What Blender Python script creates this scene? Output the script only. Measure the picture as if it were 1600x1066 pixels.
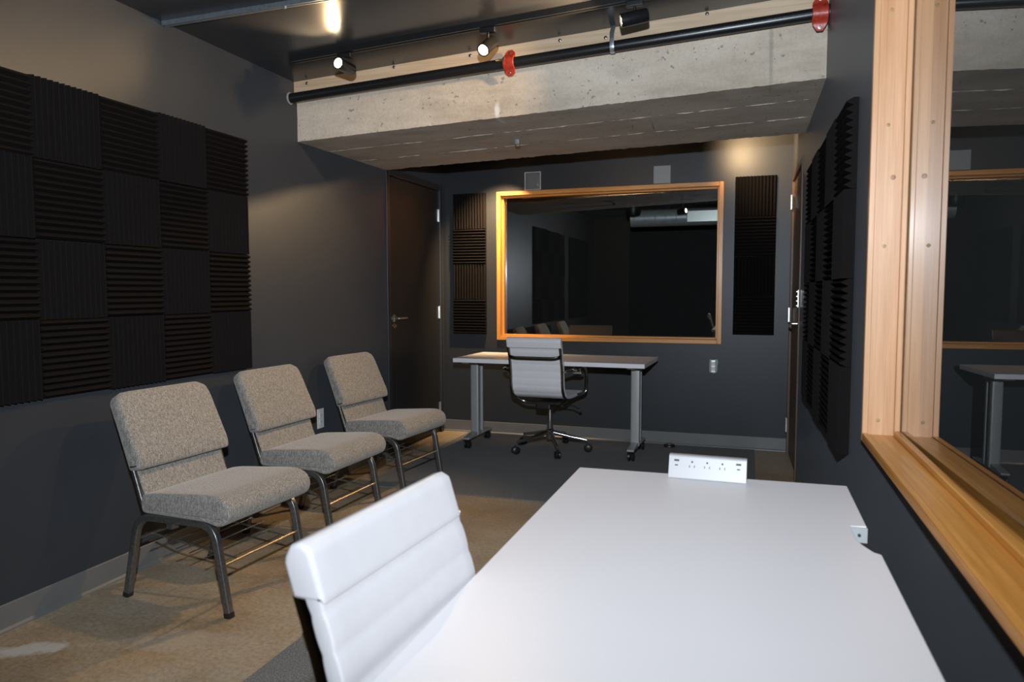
import bpy, bmesh, math, random
from mathutils import Vector, Matrix, noise
random.seed(7)
for o in list(bpy.data.objects): bpy.data.objects.remove(o)
S = bpy.context.scene
COL = S.collection
R = math.radians

# ------------------------------------------------------------------ camera
cd = bpy.data.cameras.new('camera'); cam = bpy.data.objects.new('camera', cd); COL.objects.link(cam)
CAM = Vector((2.5808, 0.0, 1.2461))
yaw, pitch, roll = R(18.158), R(3.942), R(-0.127)
fw = Vector((-math.sin(yaw)*math.cos(pitch), math.cos(yaw)*math.cos(pitch), -math.sin(pitch)))
rt = Vector((math.cos(yaw), math.sin(yaw), 0)); up = rt.cross(fw)
r2 = rt*math.cos(roll)+up*math.sin(roll); u2 = up*math.cos(roll)-rt*math.sin(roll)
cam.matrix_world = Matrix(((r2.x, u2.x, -fw.x, CAM.x), (r2.y, u2.y, -fw.y, CAM.y), (r2.z, u2.z, -fw.z, CAM.z), (0, 0, 0, 1)))
cd.sensor_fit = 'HORIZONTAL'; cd.sensor_width = 36.0; cd.lens = 1127.17/1600*36.0
cd.clip_start = 0.02; cd.clip_end = 100
cd.dof.use_dof = True; cd.dof.focus_distance = 3.9; cd.dof.aperture_fstop = 5.0
S.camera = cam

# ------------------------------------------------------------------ world, view, camera flash
w = bpy.data.worlds.new('world'); S.world = w; w.use_nodes = True
w.node_tree.nodes['Background'].inputs[0].default_value = (0.5, 0.55, 0.65, 1)
w.node_tree.nodes['Background'].inputs[1].default_value = 0.02
S.view_settings.view_transform = 'Standard'; S.view_settings.look = 'None'
S.view_settings.gamma = 1.0; S.view_settings.use_curve_mapping = False
S.view_settings.exposure = 0.0

def spot_light(name, loc, target, energy, col, cone, blend, radius, parent=None):
    l = bpy.data.lights.new(name, 'SPOT'); l.energy = energy; l.color = col
    l.spot_size = R(cone); l.spot_blend = blend; l.shadow_soft_size = radius
    o = bpy.data.objects.new(name, l); COL.objects.link(o)
    o.location = loc
    o.rotation_euler = (Vector(target)-Vector(loc)).to_track_quat('-Z', 'Y').to_euler()
    if parent: o.parent = parent
    return o
FLASH_COL = (0.80, 0.90, 1.0)
WARM = (1.0, 0.68, 0.36)
fl = spot_light('camera_flash', (2.56, 0.02, 1.60), (1.1, 5.0, 1.95), 680, FLASH_COL, 156, 1.0, 0.03)
fl.data.use_nodes = True                      # falloff altered to dim the flash close up, keeping near whites unclipped
_nt = fl.data.node_tree; _fo = _nt.nodes.new('ShaderNodeLightFalloff')
_fo.inputs['Strength'].default_value = 1.0; _fo.inputs['Smooth'].default_value = 5.0
_nt.links.new(_fo.outputs['Quadratic'], _nt.nodes['Emission'].inputs['Strength'])

# ------------------------------------------------------------------ materials
def new_mat(name):
    m = bpy.data.materials.new(name); m.use_nodes = True
    nt = m.node_tree; b = nt.nodes['Principled BSDF']
    return m, nt, b
def coords(nt, scale=(1, 1, 1), rot=(0, 0, 0)):
    tc = nt.nodes.new('ShaderNodeTexCoord'); mp = nt.nodes.new('ShaderNodeMapping')
    mp.inputs['Scale'].default_value = scale; mp.inputs['Rotation'].default_value = rot
    nt.links.new(tc.outputs['Object'], mp.inputs[0]); return mp.outputs[0]
def noise_n(nt, vec, scale, detail=4, rough=.55):
    n = nt.nodes.new('ShaderNodeTexNoise'); n.inputs['Scale'].default_value = scale
    n.inputs['Detail'].default_value = detail; n.inputs['Roughness'].default_value = rough
    nt.links.new(vec, n.inputs['Vector']); return n.outputs['Fac']
def ramp(nt, fac, stops):
    r = nt.nodes.new('ShaderNodeValToRGB'); e = r.color_ramp.elements
    while len(e) < len(stops): e.new(0.5)
    for el, (p, c) in zip(e, stops):
        el.position = p; el.color = (*c, 1)
    nt.links.new(fac, r.inputs[0]); return r.outputs[0]
def mix(nt, fac, a, b, mode='MIX'):
    m = nt.nodes.new('ShaderNodeMix'); m.data_type = 'RGBA'; m.blend_type = mode
    for sock, v in ((m.inputs[0], fac), (m.inputs[6], a), (m.inputs[7], b)):
        if isinstance(v, (int, float)): sock.default_value = v
        elif isinstance(v, tuple): sock.default_value = (*v, 1)
        else: nt.links.new(v, sock)
    return m.outputs[2]
def math_n(nt, op, a, b=None):
    m = nt.nodes.new('ShaderNodeMath'); m.operation = op
    for s_, v in ((m.inputs[0], a), (m.inputs[1], b)):
        if v is None: continue
        if isinstance(v, (int, float)): s_.default_value = v
        else: nt.links.new(v, s_)
    return m.outputs[0]
def bump(nt, b, h, strength, dist=.002):
    n = nt.nodes.new('ShaderNodeBump'); n.inputs['Strength'].default_value = strength
    n.inputs['Distance'].default_value = dist
    nt.links.new(h, n.inputs['Height']); nt.links.new(n.outputs[0], b.inputs['Normal'])
def plain(name, col, rough=.5, metal=0., var=.12, vs=20, bs=0., bscale=200):
    m, nt, b = new_mat(name)
    v = coords(nt)
    f = noise_n(nt, v, vs)
    lo = tuple(c*(1-var) for c in col); hi = tuple(min(1, c*(1+var)) for c in col)
    nt.links.new(ramp(nt, f, [(.3, lo), (.7, hi)]), b.inputs['Base Color'])
    b.inputs['Roughness'].default_value = rough; b.inputs['Metallic'].default_value = metal
    if bs: bump(nt, b, noise_n(nt, v, bscale, 2), bs)
    return m
def wood(name, axis, light=(.62, .36, .17), dark=(.42, .20, .07), rough=.42):
    m, nt, b = new_mat(name)
    sc = [22, 22, 22]; sc[axis] = 1.2
    v = coords(nt, tuple(sc))
    f1 = noise_n(nt, v, 1.6, 5, .6)
    sc2 = [140, 140, 140]; sc2[axis] = 3
    f2 = noise_n(nt, coords(nt, tuple(sc2)), 1.0, 3, .6)
    c = ramp(nt, f1, [(.32, dark), (.5, tuple((a+b_)/2 for a, b_ in zip(light, dark))), (.66, light)])
    c2 = ramp(nt, f2, [(.35, (.82, .78, .72)), (.65, (1, 1, 1))])
    nt.links.new(mix(nt, .8, c, c2, 'MULTIPLY'), b.inputs['Base Color'])
    b.inputs['Roughness'].default_value = rough
    b.inputs['Coat Weight'].default_value = .12; b.inputs['Coat Roughness'].default_value = .2
    bump(nt, b, f2, .12, .001)
    return m
M = {}
M['wall'] = plain('charcoal_wall_paint', (.029, .031, .035), .42, 0, .06, 3, .12, 260); M['wall'].node_tree.nodes['Principled BSDF'].inputs['Specular IOR Level'].default_value = .3; M['wall'].node_tree.nodes['Principled BSDF'].inputs['Diffuse Roughness'].default_value = 1.0
M['ceiling'] = plain('charcoal_ceiling_paint', (.034, .036, .041), .27, 0, .06, 3, .05, 120)
M['door'] = plain('dark_door_paint', (.015, .0142, .014), .5, 0, .05, 6)
M['doorframe'] = plain('dark_frame_paint', (.024, .0245, .026), .38, 0, .05, 6)
M['doorwood'] = wood('brown_door_veneer', 2, (.12, .07, .034), (.065, .036, .017), .6)
M['base'] = plain('grey_vinyl_base', (.125, .122, .118), .4, 0, .06, 8)
M['foam'] = plain('charcoal_acoustic_foam', (.0098, .0080, .0079), 1.0, 0, .35, 350, .9, 500); M['foam'].node_tree.nodes['Principled BSDF'].inputs['Specular IOR Level'].default_value = .06
M['white'] = plain('white_laminate', (.72, .685, .69), .38, 0, .01, 4)
M['edge'] = plain('grey_edge_band', (.38, .39, .39), .4, 0, .03, 30)
M['leather'] = plain('white_leatherette', (.69, .66, .665), .42, 0, .02, 30, .08, 400)
M['chrome'] = plain('polished_chrome', (.62, .62, .63), .10, 1, .03, 10)
M['darkchrome'] = plain('dark_polished_frame', (.20, .19, .185), .18, 1, .05, 10)
M['gunmetal'] = plain('hammered_gunmetal', (.20, .195, .19), .33, .85, .25, 90, .25, 300)
M['silver'] = plain('silver_grey_powder_coat', (.36, .36, .355), .35, .35, .04, 20)
M['brace'] = plain('worn_bronze_rod', (.32, .25, .16), .45, .8, .2, 60)
M['duct'] = plain('dull_silver_duct', (.60, .61, .62), .38, .35, .1, 30)
M['galv'] = plain('galvanised_steel', (.55, .60, .66), .33, .9, .15, 60)
M['steel'] = plain('brushed_steel', (.60, .59, .57), .28, .95, .06, 60)
M['black'] = plain('black_plastic', (.012, .011, .011), .4, 0, .1, 40)
M['blackmetal'] = plain('black_enamel', (.010, .010, .011), .30, 0, .1, 40)
M['red'] = plain('red_iron_paint', (.36, .035, .018), .38, 0, .35, 60, .3, 150)
M['strip'] = plain('white_strip_plastic', (.36, .345, .35), .4, 0, .01, 10)
M['plate'] = plain('white_plastic_plate', (.62, .62, .62), .35, 0, .02, 20)
M['greyplate'] = plain('grey_blank_plate', (.20, .21, .225), .45, 0, .03, 20)
M['slot'] = plain('dark_slot', (.03, .03, .032), .6, 0, .05, 20)
M['bronze'] = plain('aged_brass', (.42, .27, .12), .3, .9, .2, 60)
M['plug'] = plain('wood_plug', (.30, .19, .06), .5, 0, .2, 80)
M['knot'] = plain('wood_knot', (.27, .12, .06), .45, 0, .3, 120)
M['pine_x'] = wood('pine_along_x', 0, (.68, .31, .065), (.48, .185, .025))
M['pine_z'] = wood('pine_along_z', 2, (.56, .31, .165), (.47, .235, .105))
M['pine_bz'] = wood('amber_pine_along_z', 2, (.68, .31, .065), (.48, .185, .025))
M['pine_y'] = wood('pine_along_y', 1, (.66, .30, .065), (.48, .19, .03))
M['board'] = wood('raw_board', 0, (.60, .46, .32), (.50, .36, .235), .6)
M['room2'] = plain('dark_room_paint', (.018, .017, .017), .7, 0, .1, 4)

# fabric: fine grey-brown tweed
m, nt, b = new_mat('grey_tweed_fabric')
v = coords(nt); f1 = noise_n(nt, v, 260, 4, .75)
f2 = noise_n(nt, coords(nt, (190, 190, 34)), 1.0, 3, .75)
c = ramp(nt, f1, [(.34, (.12, .108, .096)), (.5, (.24, .219, .197)), (.68, (.42, .386, .35))])
c2 = ramp(nt, f2, [(.36, (.55, .55, .55)), (.62, (1.2, 1.2, 1.2))])
nt.links.new(mix(nt, 1.0, c, c2, 'MULTIPLY'), b.inputs['Base Color'])
b.inputs['Roughness'].default_value = .95; b.inputs['Sheen Weight'].default_value = .25
bump(nt, b, f1, .5, .001); M['fabric'] = m

# carpet tile
m, nt, b = new_mat('charcoal_carpet')
v = coords(nt); f1 = noise_n(nt, v, 190, 4, .8); f2 = noise_n(nt, v, 9, 3)
c = ramp(nt, f1, [(.33, (.05, .05, .051)), (.50, (.145, .144, .144)), (.68, (.34, .337, .335))])
nt.links.new(mix(nt, .5, c, ramp(nt, f2, [(.3, (.8, .8, .8)), (.7, (1, 1, 1))]), 'MULTIPLY'), b.inputs['Base Color'])
b.inputs['Roughness'].default_value = 1.0; bump(nt, b, f1, .8, .003); M['carpet'] = m

# concrete floor: brown, mottled, scratched, with an old white smear
m, nt, b = new_mat('brown_concrete_floor')
v = coords(nt); f1 = noise_n(nt, v, 2.3, 6, .62); f2 = noise_n(nt, v, 60, 4, .7); f3 = noise_n(nt, v, 260, 2, .5)
c = ramp(nt, f1, [(.28, (.21, .137, .074)), (.5, (.34, .245, .148)), (.72, (.43, .345, .24))])
c = mix(nt, ramp(nt, noise_n(nt, v, 1.3, 5, .65), [(.42, (0, 0, 0)), (.66, (.6, .6, .6))]), c, (.37, .335, .285))
c = mix(nt, .55, c, ramp(nt, f2, [(.32, (.42, .4, .36)), (.55, (1, 1, 1)), (.75, (1.3, 1.3, 1.3))]), 'MULTIPLY')
c = mix(nt, .8, c, ramp(nt, f3, [(.28, (.45, .42, .4)), (.38, (1, 1, 1))]), 'MULTIPLY')
wv = nt.nodes.new('ShaderNodeTexNoise'); wv.inputs['Scale'].default_value = 1.7; wv.inputs['Detail'].default_value = 2
wv.inputs['Distortion'].default_value = 1.5
nt.links.new(coords(nt, (1, 2.4, 1), (0, 0, .6)), wv.inputs['Vector'])
line = math_n(nt, 'LESS_THAN', math_n(nt, 'ABSOLUTE', math_n(nt, 'SUBTRACT', wv.outputs['Fac'], .5)), .0022)
brk = math_n(nt, 'GREATER_THAN', noise_n(nt, v, 4.5, 3), .56)
c = mix(nt, math_n(nt, 'MULTIPLY', math_n(nt, 'MULTIPLY', line, brk), .45), c, (.42, .38, .34))
# smear
def blob(nt, centre, radii, rotz, soft_noise):
    tc = nt.nodes.new('ShaderNodeTexCoord'); mp = nt.nodes.new('ShaderNodeMapping'); mp.vector_type = 'TEXTURE'
    mp.inputs['Location'].default_value = centre; mp.inputs['Rotation'].default_value = (0, 0, rotz); mp.inputs['Scale'].default_value = radii
    nt.links.new(tc.outputs['Object'], mp.inputs[0])
    ln = nt.nodes.new('ShaderNodeVectorMath'); ln.operation = 'LENGTH'; nt.links.new(mp.outputs[0], ln.inputs[0])
    n = math_n(nt, 'MULTIPLY', math_n(nt, 'SUBTRACT', noise_n(nt, v, soft_noise, 4, .7), .5), 2.2)
    return ramp(nt, math_n(nt, 'ADD', ln.outputs['Value'], n), [(.45, (1, 1, 1)), (1.0, (0, 0, 0))])
c = mix(nt, math_n(nt, 'MULTIPLY', blob(nt, (.225, 1.80, 0), (.16, .06, 5), R(35), 14), .8), c, (.52, .50, .47))
c = mix(nt, math_n(nt, 'MULTIPLY', blob(nt, (.66, 2.0, 0), (.22, .10, 5), R(20), 10), .32), c, (.42, .38, .34))
nt.links.new(c, b.inputs['Base Color'])
nt.links.new(ramp(nt, f1, [(.3, (.42, .42, .42)), (.7, (.62, .62, .62))]), b.inputs['Roughness'])
bump(nt, b, f2, .08, .002); M['floor'] = m

# beam concrete
m, nt, b = new_mat('board_formed_concrete')
v = coords(nt); f1 = noise_n(nt, coords(nt, (.7, 1.5, 2.5)), 2.2, 6, .6); f2 = noise_n(nt, v, 75, 4, .7)
f3 = noise_n(nt, v, 16, 2, .5); f4 = noise_n(nt, v, 42, 2, .5)
c = ramp(nt, f1, [(.3, (.40, .335, .265)), (.5, (.54, .46, .375)), (.7, (.63, .55, .46))])
c = mix(nt, .5, c, ramp(nt, f2, [(.3, (.72, .70, .68)), (.6, (1, 1, 1))]), 'MULTIPLY')
pit = math_n(nt, 'MULTIPLY', math_n(nt, 'LESS_THAN', f4, .335), math_n(nt, 'GREATER_THAN', f3, .5))
c = mix(nt, math_n(nt, 'MULTIPLY', pit, .6), c, (.12, .105, .095))
c = mix(nt, math_n(nt, 'MULTIPLY', blob(nt, (1.945, 3.75, 2.36), (.09, .3, .035), 0, 9), .18), c, (.13, .12, .11))
c = mix(nt, math_n(nt, 'MULTIPLY', blob(nt, (2.66, 3.75, 2.36), (.012, .3, .16), 0, 5), .4), c, (.16, .145, .125))
c = mix(nt, math_n(nt, 'MULTIPLY', blob(nt, (1.262, 3.75, 2.222), (.022, .3, .055), 0, 4), .75), c, (.72, .71, .69))
nt.links.new(c, b.inputs['Base Color']); b.inputs['Roughness'].default_value = .9
bump(nt, b, f2, .5, .004); M['concrete'] = m

# emitters
def emit(name, col, strength):
    m, nt, b = new_mat(name)
    b.inputs['Base Color'].default_value = (*col, 1); b.inputs['Emission Color'].default_value = (*col, 1)
    b.inputs['Emission Strength'].default_value = strength; return m
M['lens'] = emit('lit_lamp_lens', (1, .80, .52), 45)
M['lensdim'] = emit('lit_lamp_lens_side', (1, .72, .42), 6)

# glass: reflects by Fresnel at the first face, lets the rest through
def glass(name, power):
    m, nt, b = new_mat(name); nt.nodes.remove(b)
    out = nt.nodes['Material Output']
    fr = nt.nodes.new('ShaderNodeFresnel'); fr.inputs[0].default_value = 1.52
    geo = nt.nodes.new('ShaderNodeNewGeometry')
    refl = math_n(nt, 'SUBTRACT', 1.0, math_n(nt, 'POWER', math_n(nt, 'SUBTRACT', 1.0, fr.outputs[0]), power))
    refl = math_n(nt, 'MULTIPLY', refl, math_n(nt, 'SUBTRACT', 1.0, geo.outputs['Backfacing']))
    gl = nt.nodes.new('ShaderNodeBsdfGlossy'); gl.inputs['Roughness'].default_value = 0.0
    gl.inputs['Color'].default_value = (1, 1, 1, 1)
    tr = nt.nodes.new('ShaderNodeBsdfTransparent'); tr.inputs[0].default_value = (.90, .92, .91, 1)
    mx = nt.nodes.new('ShaderNodeMixShader')
    nt.links.new(refl, mx.inputs[0]); nt.links.new(tr.outputs[0], mx.inputs[1]); nt.links.new(gl.outputs[0], mx.inputs[2])
    nt.links.new(mx.outputs[0], out.inputs[0]); return m
M['glass'] = glass('laminated_window_glass', 4.5)
M['glass2'] = glass('window_glass', 1.9)
# clear plastic
m, nt, b = new_mat('clear_plastic'); b.inputs['Base Color'].default_value = (.75, .75, .73, 1)
b.inputs['Roughness'].default_value = .12; b.inputs['Alpha'].default_value = .14; M['clear'] = m

# ------------------------------------------------------------------ mesh helpers
class MB:
    def __init__(s): s.v = []; s.f = []
    def add(s, vs, fs):
        n = len(s.v); s.v += [tuple(q) for q in vs]; s.f += [tuple(i+n for i in f) for f in fs]; return s
    def box(s, x0, x1, y0, y1, z0, z1):
        return s.add([(x0, y0, z0), (x1, y0, z0), (x1, y1, z0), (x0, y1, z0), (x0, y0, z1), (x1, y0, z1), (x1, y1, z1), (x0, y1, z1)],
                     [(0, 3, 2, 1), (4, 5, 6, 7), (0, 1, 5, 4), (1, 2, 6, 5), (2, 3, 7, 6), (3, 0, 4, 7)])
    def hexa(s, c):   # 8 corners, same order as box
        return s.add(c, [(0, 3, 2, 1), (4, 5, 6, 7), (0, 1, 5, 4), (1, 2, 6, 5), (2, 3, 7, 6), (3, 0, 4, 7)])
    def prism(s, poly, axis, a, b_):
        # poly: 2D loop; axis: extrusion axis
        def P(q, h):
            return {0: (h, q[0], q[1]), 1: (q[0], h, q[1]), 2: (q[0], q[1], h)}[axis]
        n = len(poly); vs = [P(q, a) for q in poly]+[P(q, b_) for q in poly]
        fs = [tuple(range(n)), tuple(range(2*n-1, n-1, -1))]+[(i, n+i, n+(i+1) % n, (i+1) % n) for i in range(n)]
        return s.add(vs, fs)
    def tube(s, pts, rad, n=10, sq=None, caps=True, ref=None):
        # sq=(a,b): rounded-rectangle half sizes (a along the side vector, b along the normal)
        pts = [Vector(q) for q in pts]; m_ = len(pts); rings = []
        tang = []
        for i in range(m_):
            a = pts[max(i-1, 0)]; c = pts[min(i+1, m_-1)]; tang.append((c-a).normalized())
        t = tang[0]
        side = Vector(ref) if ref else (Vector((0, 0, 1)) if abs(t.z) < .9 else Vector((1, 0, 0)))
        side = (side-t*side.dot(t)).normalized()
        for i in range(m_):
            t = tang[i]
            side = (side-t*side.dot(t)).normalized(); nor = t.cross(side)
            rr = rad[i] if isinstance(rad, (list, tuple)) else rad
            ring = []
            for k in range(n):
                a = 2*math.pi*(k+.5)/n; ca, sa = math.cos(a), math.sin(a)
                if sq:
                    e = .30
                    q = side*(sq[0]*math.copysign(abs(ca)**e, ca))+nor*(sq[1]*math.copysign(abs(sa)**e, sa))
                else: q = side*(rr*ca)+nor*(rr*sa)
                ring.append(pts[i]+q)
            rings.append(ring)
        vs = [q for r_ in rings for q in r_]; fs = []
        for i in range(m_-1):
            for k in range(n):
                fs.append((i*n+k, i*n+(k+1) % n, (i+1)*n+(k+1) % n, (i+1)*n+k))
        if caps: fs += [tuple(range(n-1, -1, -1)), tuple((m_-1)*n+k for k in range(n))]
        return s.add(vs, fs)
    def cyl(s, a, b_, r, n=16, r1=None): return s.tube([a, b_], [r, r if r1 is None else r1], n)
    def lathe(s, prof, a, axis, n=16):
        # prof: (dist along axis, radius)
        a = Vector(a); axis = Vector(axis).normalized()
        e1 = (Vector((0, 0, 1)) if abs(axis.z) < .9 else Vector((1, 0, 0))); e1 = (e1-axis*e1.dot(axis)).normalized(); e2 = axis.cross(e1)
        vs = []
        for d_, r_ in prof:
            for k in range(n):
                t = 2*math.pi*(k+.5)/n; vs.append(a+axis*d_+(e1*math.cos(t)+e2*math.sin(t))*max(r_, 1e-4))
        m_ = len(prof)
        fs = [(i*n+k, i*n+(k+1) % n, (i+1)*n+(k+1) % n, (i+1)*n+k) for i in range(m_-1) for k in range(n)]
        fs += [tuple(range(n-1, -1, -1)), tuple((m_-1)*n+k for k in range(n))]
        return s.add(vs, fs)
    def cushion(s, prof, v0, v1, rd=.02, steps=3, flat=0):
        # closed profile loop in (x,z), swept along y, ends rounded by insetting the loop
        n = len(prof); pr = [Vector((q[0], q[1])) for q in prof]
        area = sum(pr[i].x*pr[(i+1) % n].y-pr[(i+1) % n].x*pr[i].y for i in range(n))
        sg = 1 if area > 0 else -1; nor = []
        for i in range(n):
            d = (pr[(i+1) % n]-pr[i-1]).normalized(); nor.append(Vector((d.y, -d.x))*sg)
        rings = []
        st = [(rd*(1-math.cos(t)), rd*(1-math.sin(t))) for t in [math.pi/2*k/steps for k in range(steps+1)]]
        if flat: rings.append((v0, rd+flat))
        for dy, ins in st: rings.append((v0+dy, ins))
        nk = 14
        for k in range(1, nk): rings.append((v0+rd+(v1-v0-2*rd)*k/nk, 0))
        for dy, ins in reversed(st): rings.append((v1-dy, ins))
        if flat: rings.append((v1, rd+flat))
        vs = []
        for y, ins in rings:
            for i in range(n):
                q = pr[i]-nor[i]*ins; vs.append((q.x, y, q.y))
        m_ = len(rings); fs = [tuple(range(n)), tuple((m_-1)*n+k for k in range(n-1, -1, -1))]
        for i in range(m_-1):
            for k in range(n): fs.append((i*n+k, (i+1)*n+k, (i+1)*n+(k+1) % n, i*n+(k+1) % n))
        return s.add(vs, fs)
    def mesh(s, name, mat, smooth=False, angle=40):
        me = bpy.data.meshes.new(name); me.from_pydata(s.v, [], s.f); me.update()
        bm = bmesh.new(); bm.from_mesh(me); bmesh.ops.recalc_face_normals(bm, faces=bm.faces[:]); 
        if smooth:
            for e in bm.edges:
                e.smooth = not (len(e.link_faces) == 2 and e.calc_face_angle(0) > R(angle))
            for f in bm.faces: f.smooth = True
        bm.to_mesh(me); bm.free(); me.materials.append(M[mat] if isinstance(mat, str) else mat); return me
    def build(s, name, mat, parent=None, smooth=False, bevel=0, angle=40):
        o = bpy.data.objects.new(name, s.mesh(name, mat, smooth, angle)); COL.objects.link(o)
        if parent: o.parent = parent
        if bevel:
            bv = o.modifiers.new('bevel', 'BEVEL'); bv.width = bevel; bv.segments = 2; bv.limit_method = 'ANGLE'; bv.angle_limit = R(35)
        return o
def fillet(pts, r, n=6):
    pts = [Vector(q) for q in pts]; out = [pts[0]]
    for i in range(1, len(pts)-1):
        a, p_, c_ = pts[i-1], pts[i], pts[i+1]
        d1 = (a-p_); d2 = (c_-p_); rr = min(r, d1.length*.49, d2.length*.49)
        A = p_+d1.normalized()*rr; B = p_+d2.normalized()*rr
        for k in range(n+1):
            t = k/n; out.append(A*(1-t)**2+p_*2*t*(1-t)+B*t*t)
    out.append(pts[-1]); return out
def loop_round(pts, r, n=4):
    out = []; m_ = len(pts); pts = [Vector(q) for q in pts]
    for i in range(m_):
        rr = r[i] if isinstance(r, (list, tuple)) else r
        a, p_, c_ = pts[i-1], pts[i], pts[(i+1) % m_]
        d1, d2 = a-p_, c_-p_; q = min(rr, d1.length*.48, d2.length*.48)
        A = p_+d1.normalized()*q; B = p_+d2.normalized()*q
        for k in range(n+1):
            t = k/n; out.append(A*(1-t)**2+p_*2*t*(1-t)+B*t*t)
    return out
def tag(o, label=None, cat=None, group=None, kind=None):
    for k, v_ in (('label', label), ('category', cat), ('group', group), ('kind', kind)):
        if v_: o[k] = v_
    return o
def empty(name, loc=(0, 0, 0), rz=0, **kw):
    o = bpy.data.objects.new(name, None); COL.objects.link(o); o.location = loc; o.rotation_euler = (0, 0, rz)
    o.empty_display_size = .1
    return tag(o, **kw)
def copy_tree(o, parent=None):
    c_ = o.copy(); COL.objects.link(c_)
    if parent is not None: c_.parent = parent
    for ch in list(o.children): copy_tree(ch, c_)
    return c_

# ------------------------------------------------------------------ room dimensions
YB, YR, H = 5.916, -0.45, 2.483
def ceil_z(x): return H+.053*x
def soff_z(x): return 2.483+.053*x
def wx(y): return 2.925-.0128*(y-2.4)          # right wall face
T = .12

# ------------------------------------------------------------------ structure
tag(MB().box(-.12, 3.3, YR-.1, YB+.12, -.1, 0).build('floor', 'floor'), kind='structure', label='brown mottled concrete floor')
# ceiling: front slab, soffit behind the beam
c_ = MB()
def slab(y0, y1, fz, th=.12):
    c_.hexa([(-.12, y0, fz(-.12)), (3.3, y0, fz(3.3)), (3.3, y1, fz(3.3)), (-.12, y1, fz(-.12)),
             (-.12, y0, fz(-.12)+th), (3.3, y0, fz(3.3)+th), (3.3, y1, fz(3.3)+th), (-.12, y1, fz(-.12)+th)])
slab(YR-.1, 4.0, ceil_z); slab(4.7, YB+.12, soff_z)
tag(c_.build('ceiling', 'ceiling'), kind='structure', label='dark painted sloping ceiling')
ZT = 2.80
D1 = (4.905, 5.83, 2.118)                # left door: y0,y1,top
b_ = MB()
b_.box(-T, 0, YR, D1[0]-.05, 0, ZT).box(-T, 0, D1[1]+.05, YB+T, 0, ZT).box(-T, 0, D1[0]-.05, D1[1]+.05, D1[2]+.05, ZT)
tag(b_.build('wall_left', 'wall'), kind='structure', label='charcoal painted left wall')
W1 = (.509, 2.3805, .826, 2.095)         # back window outer frame x0,x1,z0,z1
g = .03
b_ = MB()
b_.box(-T, W1[0]+g, YB, YB+T, 0, ZT).box(W1[1]-g, 3.3, YB, YB+T, 0, ZT)
b_.box(W1[0]+g, W1[1]-g, YB, YB+T, 0, W1[2]+g).box(W1[0]+g, W1[1]-g, YB, YB+T, W1[3]-g, ZT)
tag(b_.build('wall_back', 'wall'), kind='structure', label='charcoal painted back wall')
W2 = (.30, 2.372, .797, 2.32)            # right window outer frame y0,y1,z0,z1
D2 = (4.98, 5.86, 2.09)                  # right door
b_ = MB()
def rbox(y0, y1, z0, z1, t0=0., t1=.14):
    b_.hexa([(wx(y0)+t0, y0, z0), (wx(y0)+t1, y0, z0), (wx(y1)+t1, y1, z0), (wx(y1)+t0, y1, z0),
             (wx(y0)+t0, y0, z1), (wx(y0)+t1, y0, z1), (wx(y1)+t1, y1, z1), (wx(y1)+t0, y1, z1)])
g2 = .02
rbox(YR, W2[0]+g2, 0, ZT); rbox(W2[0]+g2, W2[1]-g2, 0, W2[2]+g2); rbox(W2[0]+g2, W2[1]-g2, W2[3]-g2, ZT)
rbox(W2[1]-g2, D2[0], 0, ZT); rbox(D2[0], D2[1], D2[2], ZT); rbox(D2[1], YB+.1, 0, ZT)
tag(b_.build('wall_right', 'wall'), kind='structure', label='charcoal painted right wall')
tag(MB().box(-T, 3.3, YR-.1, YR, 0, ZT).build('wall_rear', 'wall'), kind='structure', label='charcoal wall behind the camera')

# baseboards (vinyl cove: flat strip with a small toe)
bp = [(0, 0), (.016, 0), (.014, .006), (.006, .014), (.005, .098), (.003, .102), (0, .102)]
def base_strip(name, o_, d_, L, n_):
    o_, d_, n_ = Vector(o_), Vector(d_), Vector(n_)
    vs = [o_+n_*a+Vector((0, 0, z)) for a, z in bp]+[o_+d_*L+n_*a+Vector((0, 0, z)) for a, z in bp]
    k = len(bp); fs = [tuple(range(k)), tuple(range(2*k-1, k-1, -1))]+[(i, k+i, k+(i+1) % k, (i+1) % k) for i in range(k)]
    tag(MB().add(vs, fs).build(name, 'base'), kind='structure', label='grey vinyl baseboard')
base_strip('baseboard_left', (0, YR, 0), (0, 1, 0), D1[0]-.055-YR, (1, 0, 0))
base_strip('baseboard_back', (0.0, YB, 0), (1, 0, 0), wx(YB)-.002, (0, -1, 0))
dr = (Vector((wx(5), 5, 0))-Vector((wx(0), 0, 0))).normalized()
base_strip('baseboard_right', (wx(YR), YR, 0), dr, 4.97-YR-.04, (-1, 0, 0))

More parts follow.
